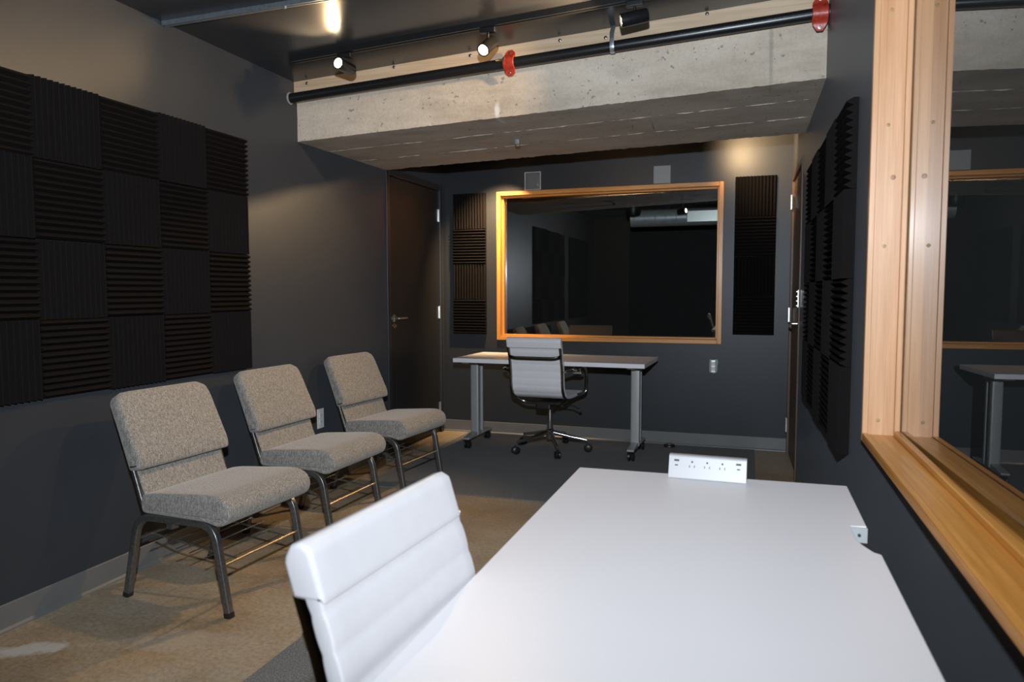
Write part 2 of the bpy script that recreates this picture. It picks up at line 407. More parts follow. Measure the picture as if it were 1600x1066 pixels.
# ceiling beam: rough board-formed concrete, rising a little to the right
def beam():
    nx = 150; prof = []
    for k in range(9): prof.append(('f', k/8))
    for k in range(1, 17): prof.append(('b', k/16))
    for k in range(1, 6): prof.append(('k', k/5))
    vs = []; n = len(prof)
    for i in range(nx+1):
        x = -.01+(wx(4)+.03)*i/nx
        zf = 2.14+.036*x; zb = 2.147+.024*x; top = ceil_z(x)+.02; topb = 2.7
        for kind, t in prof:
            if kind == 'f': y, z = 3.768, top+(zf-top)*t
            elif kind == 'b': y, z = 3.768+(4.862-3.768)*t, zf+(zb-zf)*t
            else: y, z = 4.862, zb+(topb-zb)*t
            edge = (kind == 'f' and t > .99) or (kind == 'b' and t > .99)
            a = noise.noise(Vector((x*9, y*9, z*9)))*.003+noise.noise(Vector((x*40, y*40, z*40)))*(.0035 if edge else .0012)
            if kind == 'f': vs.append((x, y+a, z+(abs(a)*1.6 if edge else 0)))
            elif kind == 'b': vs.append((x, y+(-a if edge else 0), z+a))
            else: vs.append((x, y+a, z))
    fs = [(i*n+k, i*n+k+1, (i+1)*n+k+1, (i+1)*n+k) for i in range(nx) for k in range(n-1)]
    fs += [(i*n, (i+1)*n, (i+1)*n+n-1, i*n+n-1) for i in range(nx)]
    fs += [tuple(range(n)), tuple(range(nx*n+n-1, nx*n-1, -1))]
    o = MB().add(vs, fs).build('ceiling_beam', 'concrete', None, True, 0, 50)
    tag(o, kind='structure', label='board-formed concrete ceiling beam across the room')
    for y in (4.10, 4.47):                   # fins left by the form boards
        mb = MB(); pts = []
        for i in range(161):
            x = .01+2.86*i/160; t = (y-3.768)/1.094
            z = (2.14+.036*x)*(1-t)+(2.147+.024*x)*t
            pts.append((x, y+noise.noise(Vector((x*6, y, 0)))*.007+noise.noise(Vector((x*50, y, 2)))*.003, z+.001+noise.noise(Vector((x*17, y*5, 3)))*.0035))
        mb.tube(pts, [max(.0006, .0022+.006*noise.noise(Vector((q[0]*23, q[1]*3, 7)))) for q in pts], 5).build('form_seam', 'concrete', o, True)
    for x in (1.93, 2.045):
        MB().tube([(x, 4.20, 2.215), (x, 4.20, 2.188), (x+.006, 4.20, 2.176)], .0022, 6).build('nail', 'steel', o)
    mb = MB()
    mb.tube(fillet([(1.205, 4.30, 2.195), (1.205, 4.30, 2.150), (1.205, 4.33, 2.143), (1.205, 4.335, 2.16)], .012), .01, 8, (.0015, .013), ref=(0, 1, 0))
    mb.build('clip', 'galv', o, True)
    return o
beam()
# raw board nailed to the top of the beam
b_ = MB()
nb = 60; vs = []
for i in range(nb+1):
    x = .0+wx(3.75)*i/nb; j = noise.noise(Vector((x*14, 0, 5)))*.004
    vs += [(x, 3.742, ceil_z(x)-.118), (x, 3.770, ceil_z(x)-.118), (x, 3.770, ceil_z(x)+.005), (x, 3.742, ceil_z(x)+.004+j)]
fs = [(i*4+k, i*4+(k+1) % 4, i*4+4+(k+1) % 4, i*4+4+k) for i in range(nb) for k in range(4)]+[(0, 3, 2, 1), (nb*4, nb*4+1, nb*4+2, nb*4+3)]
o = tag(b_.add(vs, fs).build('trim_1', 'board'), kind='structure', label='raw wooden board along the top of the concrete beam')
for x, dz in ((.09, .02), (.66, .012), (1.12, .02), (1.86, .045), (2.36, .012), (1.62, .02)):
    MB().lathe([(0, .009), (.004, .009), (.007, .004), (.0072, .0)], (x, 3.743, ceil_z(x)-dz), (0, -1, 0), 10).build('nail_head', 'gunmetal', o, True)

# ------------------------------------------------------------------ doors
def lever(parent, y, z, x, sgn, dirn, mat='steel'):
    mb = MB(); mb.lathe([(0, .030), (.006, .030), (.009, .026), (.010, .012), (.045, .011)], (x, y, z), (sgn, 0, 0), 20)
    o = mb.build('lever_rose', mat, parent, True)
    MB().tube(fillet([(x+sgn*.03, y, z), (x+sgn*.052, y, z), (x+sgn*.055, y+dirn*.03, z), (x+sgn*.055, y+dirn*.115, z)], .015), .0085, 10).build('lever_handle', mat, parent, True)
def hinge(parent, y, z, x, sgn, name='hinge'):
    mb = MB(); mb.cyl((x+sgn*.006, y, z-.055), (x+sgn*.006, y, z+.055), .007, 12)
    mb.box(min(x, x+sgn*.003), max(x, x+sgn*.003), y-.026, y+.026, z-.052, z+.052)
    mb.build(name, 'steel', parent)
d = empty('door_1', (0, D1[0], 0), kind='structure', label='dark flush door in the left wall beside the back corner')
y0, y1, zt = 0, D1[1]-D1[0], D1[2]
MB().box(-.050, -.008, .004, y1-.004, .008, zt-.004).build('door_panel', 'door', d, False, .002)
fr_ = MB(); fr_.box(-.1, .012, -.05, 0, 0, zt+.05).box(-.1, .012, y1, y1+.05, 0, zt+.05).box(-.1, .012, 0, y1, zt, zt+.05)
fr_.build('door_frame', 'doorframe', d, False, .003)
MB().box(-.12, -.06, 0, y1, 0, zt).build('door_stop', 'door', d)
lever(d, .075, 1.04, -.008, 1, 1, 'steel')
MB().lathe([(0, .02), (.012, .019), (.014, .012), (.02, .011)], (-.008, .075, .985), (1, 0, 0), 16).build('lock_cylinder', 'bronze', d, True)
for z in (1.905, 1.064, .217): hinge(d, y1, z, -.006, 1)
rzR = math.atan2(-.0128, 1)
d = empty('door_2', (wx(D2[0]), D2[0], 0), math.atan(.0128), kind='structure', label='brown door in the right wall beside the back corner')
y1 = D2[1]-D2[0]
MB().box(.008, .05, .03, y1-.025, .008, D2[2]-.03).build('door_panel', 'doorwood', d, False, .002)
fr_ = MB(); fr_.box(-.009, .13, -.006, .03, 0, D2[2]+.010).box(-.008, .13, y1-.025, y1+.01, 0, D2[2]+.01).box(-.008, .13, .03, y1-.025, D2[2]-.03, D2[2]+.01)
fr_.build('door_frame', 'doorwood', d, False, .003)
MB().box(.06, .13, .03, y1-.025, 0, D2[2]-.03).build('door_stop', 'doorwood', d)
lever(d, .10, 1.03, .008, -1, 1, 'steel')
for z in (1.905, 1.064, .225): hinge(d, y1-.03, z, -.008, -1)
mb = MB(); mb.box(-.013, -.009, -.004, .024, 1.14, 1.25)
for z in (1.15, 1.18, 1.21, 1.24): mb.cyl((-.012, .010, z), (-.022, .010, z), .007, 12)
mb.build('lock_plate', 'steel', d)

# ------------------------------------------------------------------ windows
x0, x1, z0, z1 = W1
d = empty('window_1', (0, YB, 0), kind='structure', label='wide window in amber pine frame in the back wall')
fw_ = .034
def pboard(name, mat, *a, bev=.0025): return MB().box(*a).build(name, mat, d, False, bev)
pboard('frame_board', 'pine_bz', x0, x0+fw_, -.022, .07, z0, z1)
pboard('frame_board', 'pine_bz', x1-fw_, x1, -.022, .07, z0, z1)
pboard('frame_board', 'pine_x', x0+fw_, x1-fw_, -.022, .07, z0, z0+fw_)
pboard('frame_board', 'pine_x', x0+fw_, x1-fw_, -.022, .07, z1-fw_, z1)
st = .014
pboard('glass_stop', 'pine_bz', x0+fw_, x0+fw_+st, .03, .07, z0+fw_, z1-fw_)
pboard('glass_stop', 'pine_bz', x1-fw_-st, x1-fw_, .03, .07, z0+fw_, z1-fw_)
pboard('glass_stop', 'pine_x', x0+fw_+st, x1-fw_-st, .03, .07, z0+fw_, z0+fw_+st)
pboard('glass_stop', 'pine_x', x0+fw_+st, x1-fw_-st, .03, .07, z1-fw_-st, z1-fw_)
MB().box(x0+fw_, x1-fw_, .07, .078, z0+fw_, z1-fw_).build('glass_pane', 'glass', d)

y0, y1, z0, z1 = W2
d = empty('window_2', (2.925, 0, 0), math.atan(.0128)*0, kind='structure', label='large pine framed window in the right wall beside the white table')
tk = .022; lip = -.016
def casing(name, mat, x0, x1, ya, yb_, za, zb): return MB().box(x0, x1, ya, yb_, za, zb).build(name, mat, d, False, .003)
casing('frame_board', 'pine_z', lip, .135, y1-tk, y1, z0, z1)
casing('frame_board', 'pine_z', lip+.02, .135, y0, y0+tk, z0, z1)
casing('sill_board', 'pine_y', lip, .135, y0+tk, y1-tk, z0, z0+tk)
casing('frame_board', 'pine_y', lip, .135, y0+tk, y1-tk, z1-tk, z1)
# stops in front of the glass
casing('glass_stop', 'pine_z', .068, .084, y1-tk-.014, y1-tk, z0+tk, z1-tk)
casing('glass_stop', 'pine_y', .066, .084, y0+tk, y1-tk-.014, z0+tk, z0+tk+.016)
casing('glass_stop', 'pine_y', .068, .084, y0+tk, y1-tk-.014, z1-tk-.014, z1-tk)
casing('edge_moulding', 'pine_z', lip, lip+.016, y1-tk-.004, y1-tk, z0+tk, z1-tk)
casing('edge_moulding', 'pine_y', lip, lip+.016, y0+tk, y1-tk-.004, z0+tk, z0+tk+.004)
gm = MB()
def gx(y): return .085+.0175*(2.372-y)
gy0, gy1 = y0+tk, y1-tk
gm.hexa([(gx(gy0), gy0, z0+tk), (gx(gy0)+.007, gy0, z0+tk), (gx(gy1)+.007, gy1, z0+tk), (gx(gy1), gy1, z0+tk),
         (gx(gy0), gy0, z1-tk), (gx(gy0)+.007, gy0, z1-tk), (gx(gy1)+.007, gy1, z1-tk), (gx(gy1), gy1, z1-tk)])
gm.build('glass_pane', 'glass2', d)
for xx, z, mm, rr in ((.028, 2.045, 'plug', .0055), (.028, 1.722, 'plug', .0055), (.028, 1.375, 'plug', .0055), (.026, .862, 'plug', .0055), (.045, 1.572, 'knot', .0075)):
    MB().lathe([(0, rr), (.0012, rr), (.0016, rr*.6), (.0017, 0)], (xx, y1-tk, z), (0, -1, 0), 12).build('screw_plug' if mm == 'plug' else 'knot', mm, d, True)

# the rooms behind the two windows
def shell(name, x0, x1, y0, y1, z0, z1, skip):
    b = MB(); t = .06
    if 'x0' not in skip: b.box(x0-t, x0, y0, y1, z0, z1)
    if 'x1' not in skip: b.box(x1, x1+t, y0, y1, z0, z1)
    if 'y0' not in skip: b.box(x0, x1, y0-t, y0, z0, z1)
    if 'y1' not in skip: b.box(x0, x1, y1, y1+t, z0, z1)
    b.box(x0, x1, y0, y1, z0-t, z0).box(x0, x1, y0, y1, z1, z1+t)
    tag(b.build(name, 'room2'), kind='structure')
shell('wall_room_beyond_back', -1.2, 4.2, YB+T+.005, 9.6, 0, 2.75, ('y0',))
shell('wall_room_beyond_right', 3.305, 5.6, -.6, 3.6, 0, 2.75, ('x0',))
bpy.data.objects['wall_room_beyond_back']['label'] = 'dark room behind the back window'
bpy.data.objects['wall_room_beyond_right']['label'] = 'dark room behind the right window'
tag(MB().box(.2, 1.15, 7.6, 7.66, 2.26, 2.36).build('reflection_board', 'pine_x'), kind='structure', label='added pine board standing in for the orange reflection in the back window')  # added board, imitates the orange band of the beam reflected in the glass

# ------------------------------------------------------------------ acoustic foam
TS = .3048
def foam_mesh(horizontal):
    n = 12; base, amp = .016, .023; h = TS/2-.0008; prof = [(-h, 0), (-h, base)]
    for i in range(n):
        a = -h+2*h*i/n; s_ = 2*h/n
        prof += [(a+s_*.44, base+amp), (a+s_*.56, base+amp)]
        prof.append((a+s_, base))
    prof.append((h, 0)); k = len(prof); vs = []
    for e in (-h, h):
        for q, dth in prof:
            vs.append((e, -dth, q) if horizontal else (q, -dth, e))
    fs = [(i, i+1, k+i+1, k+i) for i in range(k-1)]+[(0, k, 2*k-1, k-1), tuple(range(k)), tuple(range(2*k-1, k-1, -1))]
    return MB().add(vs, fs).mesh('foam_ridges', 'foam')
FM = {True: foam_mesh(True), False: foam_mesh(False)}
def tile(x, y, z, rz, horizontal, label, group):
    o = bpy.data.objects.new('acoustic_foam_tile', FM[horizontal]); COL.objects.link(o)
    o.location = (x, y, z); o.rotation_euler = (0, R(random.uniform(-.35, .35)), rz) if abs(rz) < .1 else (R(random.uniform(-.3, .3))*0, 0, rz)
    tag(o, label, 'foam tile', group)
rows = ('top row', 'second row', 'third row', 'bottom row')
cols = ('first', 'second', 'third', 'fourth', 'fifth')
yF, zF = 2.0406, .8376                         # second column start, bottom of the array
for j in range(4):
    for k in range(5):
        hz = (j+k) % 2 == 0
        tile(0.0005, yF+TS*(3.5-k), zF+TS*(3.5-j)+random.uniform(-.0015, .0015), R(90), hz,
             '%s ridged black foam tile in %s, %s from the door end, left wall' % ('horizontally' if hz else 'vertically', rows[j], cols[k]), 'foam tiles on the left wall above the chairs')
    for k in range(6, 10):
        tile(0.0005, yF+TS*(3.5-k)-.05, zF+TS*(3.5-j), R(90), (j+k) % 2 == 0, 'black foam tile in the left wall block nearest the camera', 'foam tiles on the left wall nearest the camera')
for j in range(4):
    hz = j % 2 == 1
    tile(.105+TS/2, YB-.0005, .873+TS*(3.5-j), 0, hz, '%s ridged black foam tile, %s of column between door and back window' % ('horizontally' if hz else 'vertically', rows[j]), 'foam column left of the back window')
    tile(2.464+TS/2, YB-.0005, .903+TS*(3.5-j), 0, hz, '%s ridged black foam tile, %s of column right of back window' % ('horizontally' if hz else 'vertically', rows[j]), 'foam column right of the back window')
yq, zq = 2.7123, .6777
for j in range(4):
    for k in range(5):
        hz = (j+k) % 2 == 0; y = yq+TS*(k+.5)
        tile(wx(y)-.0005, y, zq+TS*(3.5-j), R(-90)+math.atan(.0128), hz,
             '%s ridged black foam tile in %s, %s from pine window, right wall' % ('horizontally' if hz else 'vertically', rows[j], cols[k]), 'foam tiles on the right wall')
for j in range(6):
    for k in range(5):
        tile(.62+TS*(k+.5), YR+.0005, .5+TS*(j+.5), R(180), (j+k) % 2 == 0, 'black foam tile on the wall behind the camera', 'foam tiles on the rear wall')

# ------------------------------------------------------------------ carpets
def rug(name, pts, label, h=.005):
    tag(MB().prism(pts, 2, .0005, h).build(name, 'carpet', None, False, .002), label, 'carpet')
rug('carpet', [(.235, 4.05), (2.64, 4.03), (2.645, 5.895), (.25, 5.895)], 'charcoal carpet under the far white desk')
rug('carpet', [(1.068, -.38), (2.86, -.38), (2.86, 2.48), (1.068, 2.48)], 'charcoal carpet under the near white table and chair')

# ------------------------------------------------------------------ upholstered stacking chairs
def make_chair():
    c = empty('stacking_chair'); W = .485
    for v in (.016, W-.016):
        fr_leg = fillet([(.43, v, .352), (.625, v, .356), (.686, v, .012)], .075, 8)
        re_leg = fillet([(.43, v, .352), (.232, v, .346), (.156, v, .012)], .075, 8)
        for path in (fr_leg, re_leg):
            l = MB().tube(path, .013, 16, (.0135, .0150), ref=(0, 1, 0)).build('leg', 'gunmetal', c, True, 0, 35)
            a, q = Vector(path[-1]), Vector(path[-2]); dd = (a-q).normalized()
            MB().tube([a-dd*.008, a+dd*.012], .014, 12, (.0145, .0165), ref=(0, 1, 0)).build('foot_glide', 'black', l, True)
        MB().tube(fillet([(.36, v, .362), (.272, v, .362), (.236, v, .47), (.205, v, .56), (.125, v, .77)], .06, 8), .01, 10, (.010, .008), ref=(0, 1, 0)).build('back_post', 'gunmetal', c, True, 0, 60)
    prof = [(.272, .366), (.266, .405), (.272, .44), (.33, .452), (.46, .462), (.58, .472), (.655, .474), (.70, .455), (.718, .42), (.712, .385), (.69, .362), (.655, .352), (.60, .366)]
    prof = loop_round(prof, [.02, .02, .02, .03, .05, .05, .04, .03, .03, .03, .025, .03, .03], 3)
    s_ = MB().cushion(prof, -.006, W+.006, .014, 5, .006).build('seat', 'fabric', c, True, 0, 80)
    # backrest upper cushion
    a = Vector((.094, .828)); bq = Vector((.205, .525)); dd = (bq-a).normalized(); n_ = Vector((-dd.y, dd.x))
    if n_.x < 0: n_ = -n_
    L = (bq-a).length
    pf = [a+dd*.0, a+dd*L*.5, bq, bq+n_*.064+dd*.010, bq+n_*.076-dd*.030, a+dd*L*.5+n_*.062, a+n_*.056+dd*.05, a+n_*.045+dd*.0]
    pf = loop_round([(q.x, q.y) for q in pf], [.02, .05, .012, .014, .04, .05, .04, .03], 4)
    # rounded top corners: the top of the loop drops towards both ends
    ck = MB().cushion(pf, -.002, W+.002, .018, 5, .004); nv = []
    for (x_, y_, z_) in ck.v:
        k_ = max(0, 1-min(y_+.002, W+.002-y_)/.065); k_ = 1-math.sqrt(max(0, 1-k_*k_)); tt = max(0, (z_-.70)/.13)
        nv.append((x_+k_*.040*tt*.35, y_, z_-k_*.050*tt))
    ck.v = nv; ck.build('backrest', 'fabric', c, True, 0, 80)
    pf = [(.196, .565), (.256, .40), (.286, .405), (.258, .46), (.218, .575)]
    MB().cushion(loop_round(pf, .01, 3), .018, W-.018, .01, 3).build('lower_back_panel', 'fabric', c, True, 0, 80)
    MB().tube([(.655, .02, .195), (.655, W-.02, .195)], .006, 8).build('front_brace', 'brace', c, True)
    mb = MB()
    for u, z in ((.27, .2415), (.34, .2345), (.41, .227), (.48, .220), (.56, .212)):
        mb.tube([(u, .03, z), (u, W-.03, z)], .0026, 6)
    for v in (.10, W-.10): mb.tube([(.205, v, .245), (.655, v, .199)], .004, 6)
    mb.tube([(.205, .02, .245), (.205, W-.02, .245)], .006, 8)
    mb.build('book_rack', 'gunmetal', c, True)
    MB().box(.40, .43, -.002, .03, .318, .34).build('linking_bracket', 'gunmetal', c)
    return c
ch = make_chair()
spots = [((.025, 2.244, 0), -.066, 'grey tweed stacking chair nearest the camera, left wall'),
         ((-.030, 3.045, 0), -.046, 'grey tweed stacking chair in the middle of the three by left wall'),
         ((-.055, 3.918, 0), -.097, 'grey tweed stacking chair furthest back, beside the dark left door')]
for i, (loc, rz, lab) in enumerate(spots):
    o = ch if i == 0 else copy_tree(ch)
    o.location = loc; o.rotation_euler = (0, 0, rz); tag(o, lab, 'chair', 'grey stacking chairs along the left wall')

# ------------------------------------------------------------------ white office chairs
def smooth_path(ctrl, step):
    pts = [Vector((a, 0, z)) for a, z in ctrl]; out = []
    P = [pts[0]*2-pts[1]]+pts+[pts[-1]*2-pts[-2]]
    for i in range(1, len(P)-2):
        for k in range(24):
            t = k/24; p0, p1, p2, p3 = P[i-1:i+3]
            out.append(.5*((2*p1)+(p2-p0)*t+(2*p0-5*p1+4*p2-p3)*t*t+(3*p1-p0-3*p2+p3)*t**3))
    out.append(pts[-1])
    res = [out[0]]; acc = 0
    for a, b in zip(out, out[1:]):
        seg = (b-a).length; pos = 0
        while acc+seg-pos >= step:
            pos += step-acc; acc = 0; res.append(a.lerp(b, pos/seg))
        acc += seg-pos
    return res
PROF = [(a_, z_-.022*min(1, max(0, (z_-.5)/.3))) for a_, z_ in [(-.372, .915), (-.355, .86), (-.333, .79), (-.316, .72), (-.306, .65), (-.302, .59), (-.292, .535), (-.262, .490), (-.215, .466), (-.13, .455), (0, .452), (.10, .457), (.16, .456), (.205, .435)]]
STEP = .0055
PATH = smooth_path(PROF, STEP)
def sling(i0, i1, half, rib, first, thick=.0085, puff=.0052):
    seg = PATH[i0:i1+1]; n = len(seg); fr, bk = [], []
    for i, q in enumerate(seg):
        a = PATH[max(i0+i-1, 0)]; b = PATH[min(i0+i+1, len(PATH)-1)]
        t = (b-a).normalized(); nor = Vector((t.z, 0, -t.x)); nor = -nor if nor.x+nor.z < 0 else nor
        s_ = (i0+i)*STEP-first; ph = (s_ % rib)/rib if s_ > 0 else (s_ % rib)/rib
        th = thick+puff*(max(0, math.sin(math.pi*ph))**.28)
        fr.append(q+nor*th); bk.append(q-nor*th)
    loop = fr+bk[::-1]
    return MB().cushion([(q.x, q.z) for q in loop], -half, half, .004, 3)
def make_office_chair():
    c = empty('office_chair')
    cut = 90
    isplit = min(range(len(PATH)), key=lambda i: (PATH[i]-Vector((-.262, 0, .49))).length)
    sling(3, isplit, .208, .055, .075).build('backrest', 'leather', c, True, 0, 70)
    sling(isplit, len(PATH)-2, .208, .055, .075).build('seat', 'leather', c, True, 0, 70)
    # padded roll folded over the top edge, with a flap down the back
    f_, r_ = [], []
    ctr = []
    for i in range(0, 13):
        q = PATH[12-i]; ctr.append(q+Vector((.0075, 0, .002)))
    top = PATH[0]
    ctr += [top+Vector((.006, 0, .007)), top+Vector((-.003, 0, .012)), top+Vector((-.014, 0, .009)), top+Vector((-.021, 0, -.003))]
    for i in range(1, 11): ctr.append(PATH[i]+Vector((-.024, 0, -.004)))
    out, inn = [], []
    for i, q in enumerate(ctr):
        t = (ctr[min(i+1, len(ctr)-1)]-ctr[max(i-1, 0)]).normalized(); nor = Vector((t.z, 0, -t.x))
        e = .006 if i in (0, len(ctr)-1) else .0085
        out.append(q+nor*e); inn.append(q-nor*e*.8)
    MB().cushion([(q.x, q.z) for q in out], -.2085, .2085, .008, 4).build('top_roll', 'leather', c, True, 0, 75)
    MB().box(top.x-.002, top.x, -.016, .016, .79, .797).build('maker_tag', 'greyplate', c).location = (.016, 0, .028)
    for sgn in (-1, 1):
        pts = [Vector((q.x-.020, sgn*.1985, q.z-.003)) for q in PATH[9:]]
        MB().tube(pts[::2], .01, 10, (.008, .014), ref=(0, 1, 0)).build('side_rail', 'darkchrome', c, True, 0, 60)
        arm = fillet([(-.325, sgn*.210, .655), (-.30, sgn*.268, .672), (.03, sgn*.272, .682), (.065, sgn*.272, .62), (.055, sgn*.270, .468), (.02, sgn*.212, .449)], .05, 8)
        a_ = MB().tube(arm, .01, 12, (.012, .008), ref=(0, 1, 0)).build('armrest', 'chrome', c, True, 0, 60)
        MB().tube([(-.27, sgn*.272, .678), (-.03, sgn*.272, .686)], .01, 12, (.016, .006), ref=(0, 1, 0)).build('arm_pad', 'black', a_, True, 0, 60)
    MB().tube(fillet([(-.345, -.200, .785), (-.378, -.196, .772), (-.394, -.15, .762), (-.394, .15, .762), (-.378, .196, .772), (-.345, .200, .785)], .04), .01, 10, (.013, .006)).build('back_brace', 'darkchrome', c, True, 0, 60)
    MB().tube(fillet([(-.20, -.206, .452), (-.17, -.15, .405), (-.17, .15, .405), (-.20, .206, .452)], .05), .01, 10, (.012, .009)).build('seat_stretcher', 'darkchrome', c, True, 0, 60)
    MB().tube(fillet([(.10, -.206, .448), (.09, -.15, .405), (.09, .15, .405), (.10, .206, .448)], .05), .01, 10, (.012, .009)).build('seat_stretcher', 'darkchrome', c, True, 0, 60)
    MB().box(-.18, .11, -.06, .06, .352, .408).build('tilt_mechanism', 'black', c, False, .012)
    lv = MB().tube([(.0, -.05, .372), (.0, -.19, .365), (.0, -.235, .345)], .005, 8).build('tilt_lever', 'black', c, True)
    MB().lathe([(0, .004), (.004, .011), (.018, .011), (.022, .004)], (0, -.232, .347), (0, -1, -.4), 12).build('lever_knob', 'chrome', lv, True)
    MB().lathe([(0, .026), (.10, .026), (.101, .019), (.235, .019)], (0, 0, .135), (0, 0, 1), 20).build('gas_column', 'chrome', c, True)
    hub = MB().lathe([(0, .020), (.004, .030), (.075, .034), (.085, .026)], (0, 0, .095), (0, 0, 1), 24).build('base_hub', 'chrome', c, True)
    for k in range(5):
        a = R(72*k-7); dx, dy = math.cos(a), math.sin(a); e = Vector((dx*.285, dy*.285, .098))
        l = MB().tube([(dx*.02, dy*.02, .150), (dx*.16, dy*.16, .120), e], [.018, .014, .011], 10).build('base_leg', 'chrome', c, True)
        MB().cyl((e.x, e.y, .055), (e.x, e.y, .10), .0065, 10).build('caster_stem', 'chrome', l, True)
        ww = Vector((-dy, dx, 0)); cc = Vector((e.x, e.y, .031+.006))+Vector((dx, dy, 0))*.012
        mb = MB()
        for sg in (-1, 1): mb.lathe([(.003, .024), (.006, .030), (.016, .031), (.023, .022), (.024, .006)], cc, ww*sg, 18)
        mb.tube([cc+Vector((-dx*.03, -dy*.03, .006)), cc+Vector((0, 0, .034)), cc+Vector((dx*.03, dy*.03, .004))], .007, 8)
        mb.build('caster_wheel', 'black', l, True)
    return c
oc = make_office_chair()
oc.location = (1.128, 5.375, 0.0); oc.rotation_euler = (0, 0, R(87)); tag(oc, 'white ribbed office chair on casters at the far desk', 'office chair', 'white office chairs')
o2 = copy_tree(oc); o2.location = (2.408, .985, 0.0); o2.rotation_euler = (0, 0, R(-3.5)); o2['label'] = 'white ribbed office chair pushed up to the near white table'

# ------------------------------------------------------------------ desks on T-shaped legs
def make_desk(name, outline, length, depth, ztop, legx, rail_y, **kw):
    d = empty(name, **kw); th = .032
    MB().prism(outline, 2, ztop-th, ztop).build('table_top', 'white', d, False, .0025)
    for lx in legx:
        z1 = ztop-th
        MB().tube([(lx, -.045, .085), (lx, -.045, z1-.012)], .03, 16, (.034, .024), ref=(1, 0, 0)).build('leg', 'silver', d, True, 0, 60)
        MB().tube([(lx, .045, .085), (lx, .045, z1-.012)], .03, 16, (.030, .015), ref=(1, 0, 0)).build('leg_strut', 'silver', d, True, 0, 60)
        f = MB().prism([(-.245, .075), (-.245, .090), (-.06, .112), (.06, .112), (.245, .090), (.245, .075)], 0, lx-.026, lx+.026).build('foot', 'silver', d, False, .004)
        for sy in (-1, 1):
            cy = sy*.205; mb = MB(); cc = Vector((lx, cy, .0335))
            for sg in (-1, 1): mb.lathe([(.004, .022), (.007, .032), (.018, .0335), (.024, .026), (.025, .006)], cc, (sg, 0, 0), 18)
            mb.tube([cc+Vector((0, -.028, .008)), cc+Vector((0, 0, .038)), cc+Vector((0, .028, .008))], .008, 8)
            mb.cyl(cc, cc+Vector((0, 0, .046)), .006, 8)
            mb.build('caster', 'black', f, True)
        MB().box(lx-.03, lx+.03, -depth*.4, depth*.4, z1-.014, z1).build('top_bracket', 'silver', d, False, .003)
    a, b = min(legx), max(legx)
    MB().box(a, b, rail_y-.025, rail_y+.025, ztop-th-.045, ztop-th-.014).build('frame_rail', 'silver', d, False, .004)
    MB().box(a, b, rail_y+.03, rail_y+.045, ztop-th-.03, ztop-th-.008).build('frame_rail', 'black', d, False, .003)
    return d
z = .724
L, D = 1.487, .610
dk = make_desk('rolling_desk', [(-L/2, -D/2), (L/2, -D/2), (L/2, D/2), (-L/2, D/2)], L, D, z, (-.665, .635), .15, label='white topped rolling desk below the back window', cat='desk')
dk.location = (1.158, 5.438, 0.0055); dk.rotation_euler = (0, 0, R(-2.0))
for x in (-.235, .02+.21):
    k = MB().tube(fillet([(x-.03, -D/2+.075, z-.075), (x-.02, -D/2+.075, z-.045), (x+.02, -D/2+.075, z-.045), (x+.03, -D/2+.075, z-.075)], .02), .005, 8).build('latch_bail', 'bronze', dk, True)
    MB().box(x-.04, x+.04, -D/2+.05, -D/2+.12, z-.094, z-.076).build('latch_plate', 'steel', dk, False, .004)
    MB().box(x-.012, x+.012, -D/2+.06, -D/2+.1, z-.05, z-.03).build('latch_block', 'black', dk)

z = .724
tx0, tx1, ty0, ty1 = 2.114, 2.838, .52, 2.055
cx_, cy_ = (tx0+tx1)/2, (ty0+ty1)/2
def TL(x, y): return (y-cy_, -(x-cx_))          # world offset -> local of a frame turned +90 deg
out = [(tx0, ty0), (tx1, ty0), (tx1, 1.535), (2.826, 1.545), (2.812, 1.580), (2.806, 1.60), (2.803, 1.63), (2.803, 1.706), (2.836, 1.712), (tx1-.001, ty1+.005), (tx0+.004, ty1-.010)]
nd = make_desk('rolling_table', [TL(*q) for q in out], 1.5, .72, z, (-.62, .60), -.17, label='large white table in the foreground with a notch in one edge', cat='table')
nd.location = (cx_, cy_, .0065); nd.rotation_euler = (0, 0, R(90))
a, b = TL(2.803, 1.7035), TL(2.836, 1.7035)
hb = MB()
hb.box(a[0]-.001, a[0]+.003, b[1], a[1], z-.034, z-.001)
o = hb.build('notch_face', 'edge', nd)
o.location.x -= .002
q = TL(2.8195, 1.7)
MB().lathe([(0, .0035), (.0015, .0035), (.0016, 0)], (q[0]-.0005, q[1], z-.017), (-1, 0, 0), 10).build('screw_hole', 'slot', nd)

# power strip at the far end of the near table
ps = empty('power_strip', (2.481, 2.0, .7306), R(-2), label='white desktop power strip on the near table', cat='power strip')
hw = .103
prof = loop_round([(-.005, .0), (.018, .062), (.042, .062), (.042, 0)], [.004, .005, .006, .004], 3)
MB().prism([(q[0], q[1]) for q in prof], 0, -hw, hw).build('body', 'strip', ps, False, .003)
sl = math.atan2(.023, .062)
def on_face(x, t, w_, h_, name, mat='slot', dep=.0012):
    # small inset mark on the leaning front face
    o = MB().box(-w_/2, w_/2, -dep, .002, -h_/2, h_/2).build(name, mat, ps)
    o.location = (x, -.005+.023*t-.0003, .062*t); o.rotation_euler = (-sl, 0, 0); return o
for sx in (-1, 1):
    on_face(sx*.082, .77, .013, .005, 'usb_port'); on_face(sx*.082, .57, .008, .003, 'usb_port')
for x in (-.04, 0, .04):
    o = MB().lathe([(0, .0026), (.001, .0026)], (0, 0, 0), (0, -1, 0), 10).build('earth_slot', 'slot', ps); o.location = (x, -.005+.023*.74-.0006, .062*.74); o.rotation_euler = (-sl, 0, 0)
    for dx in (-.0065, .0065): on_face(x+dx, .55, .0018, .0062, 'blade_slot')

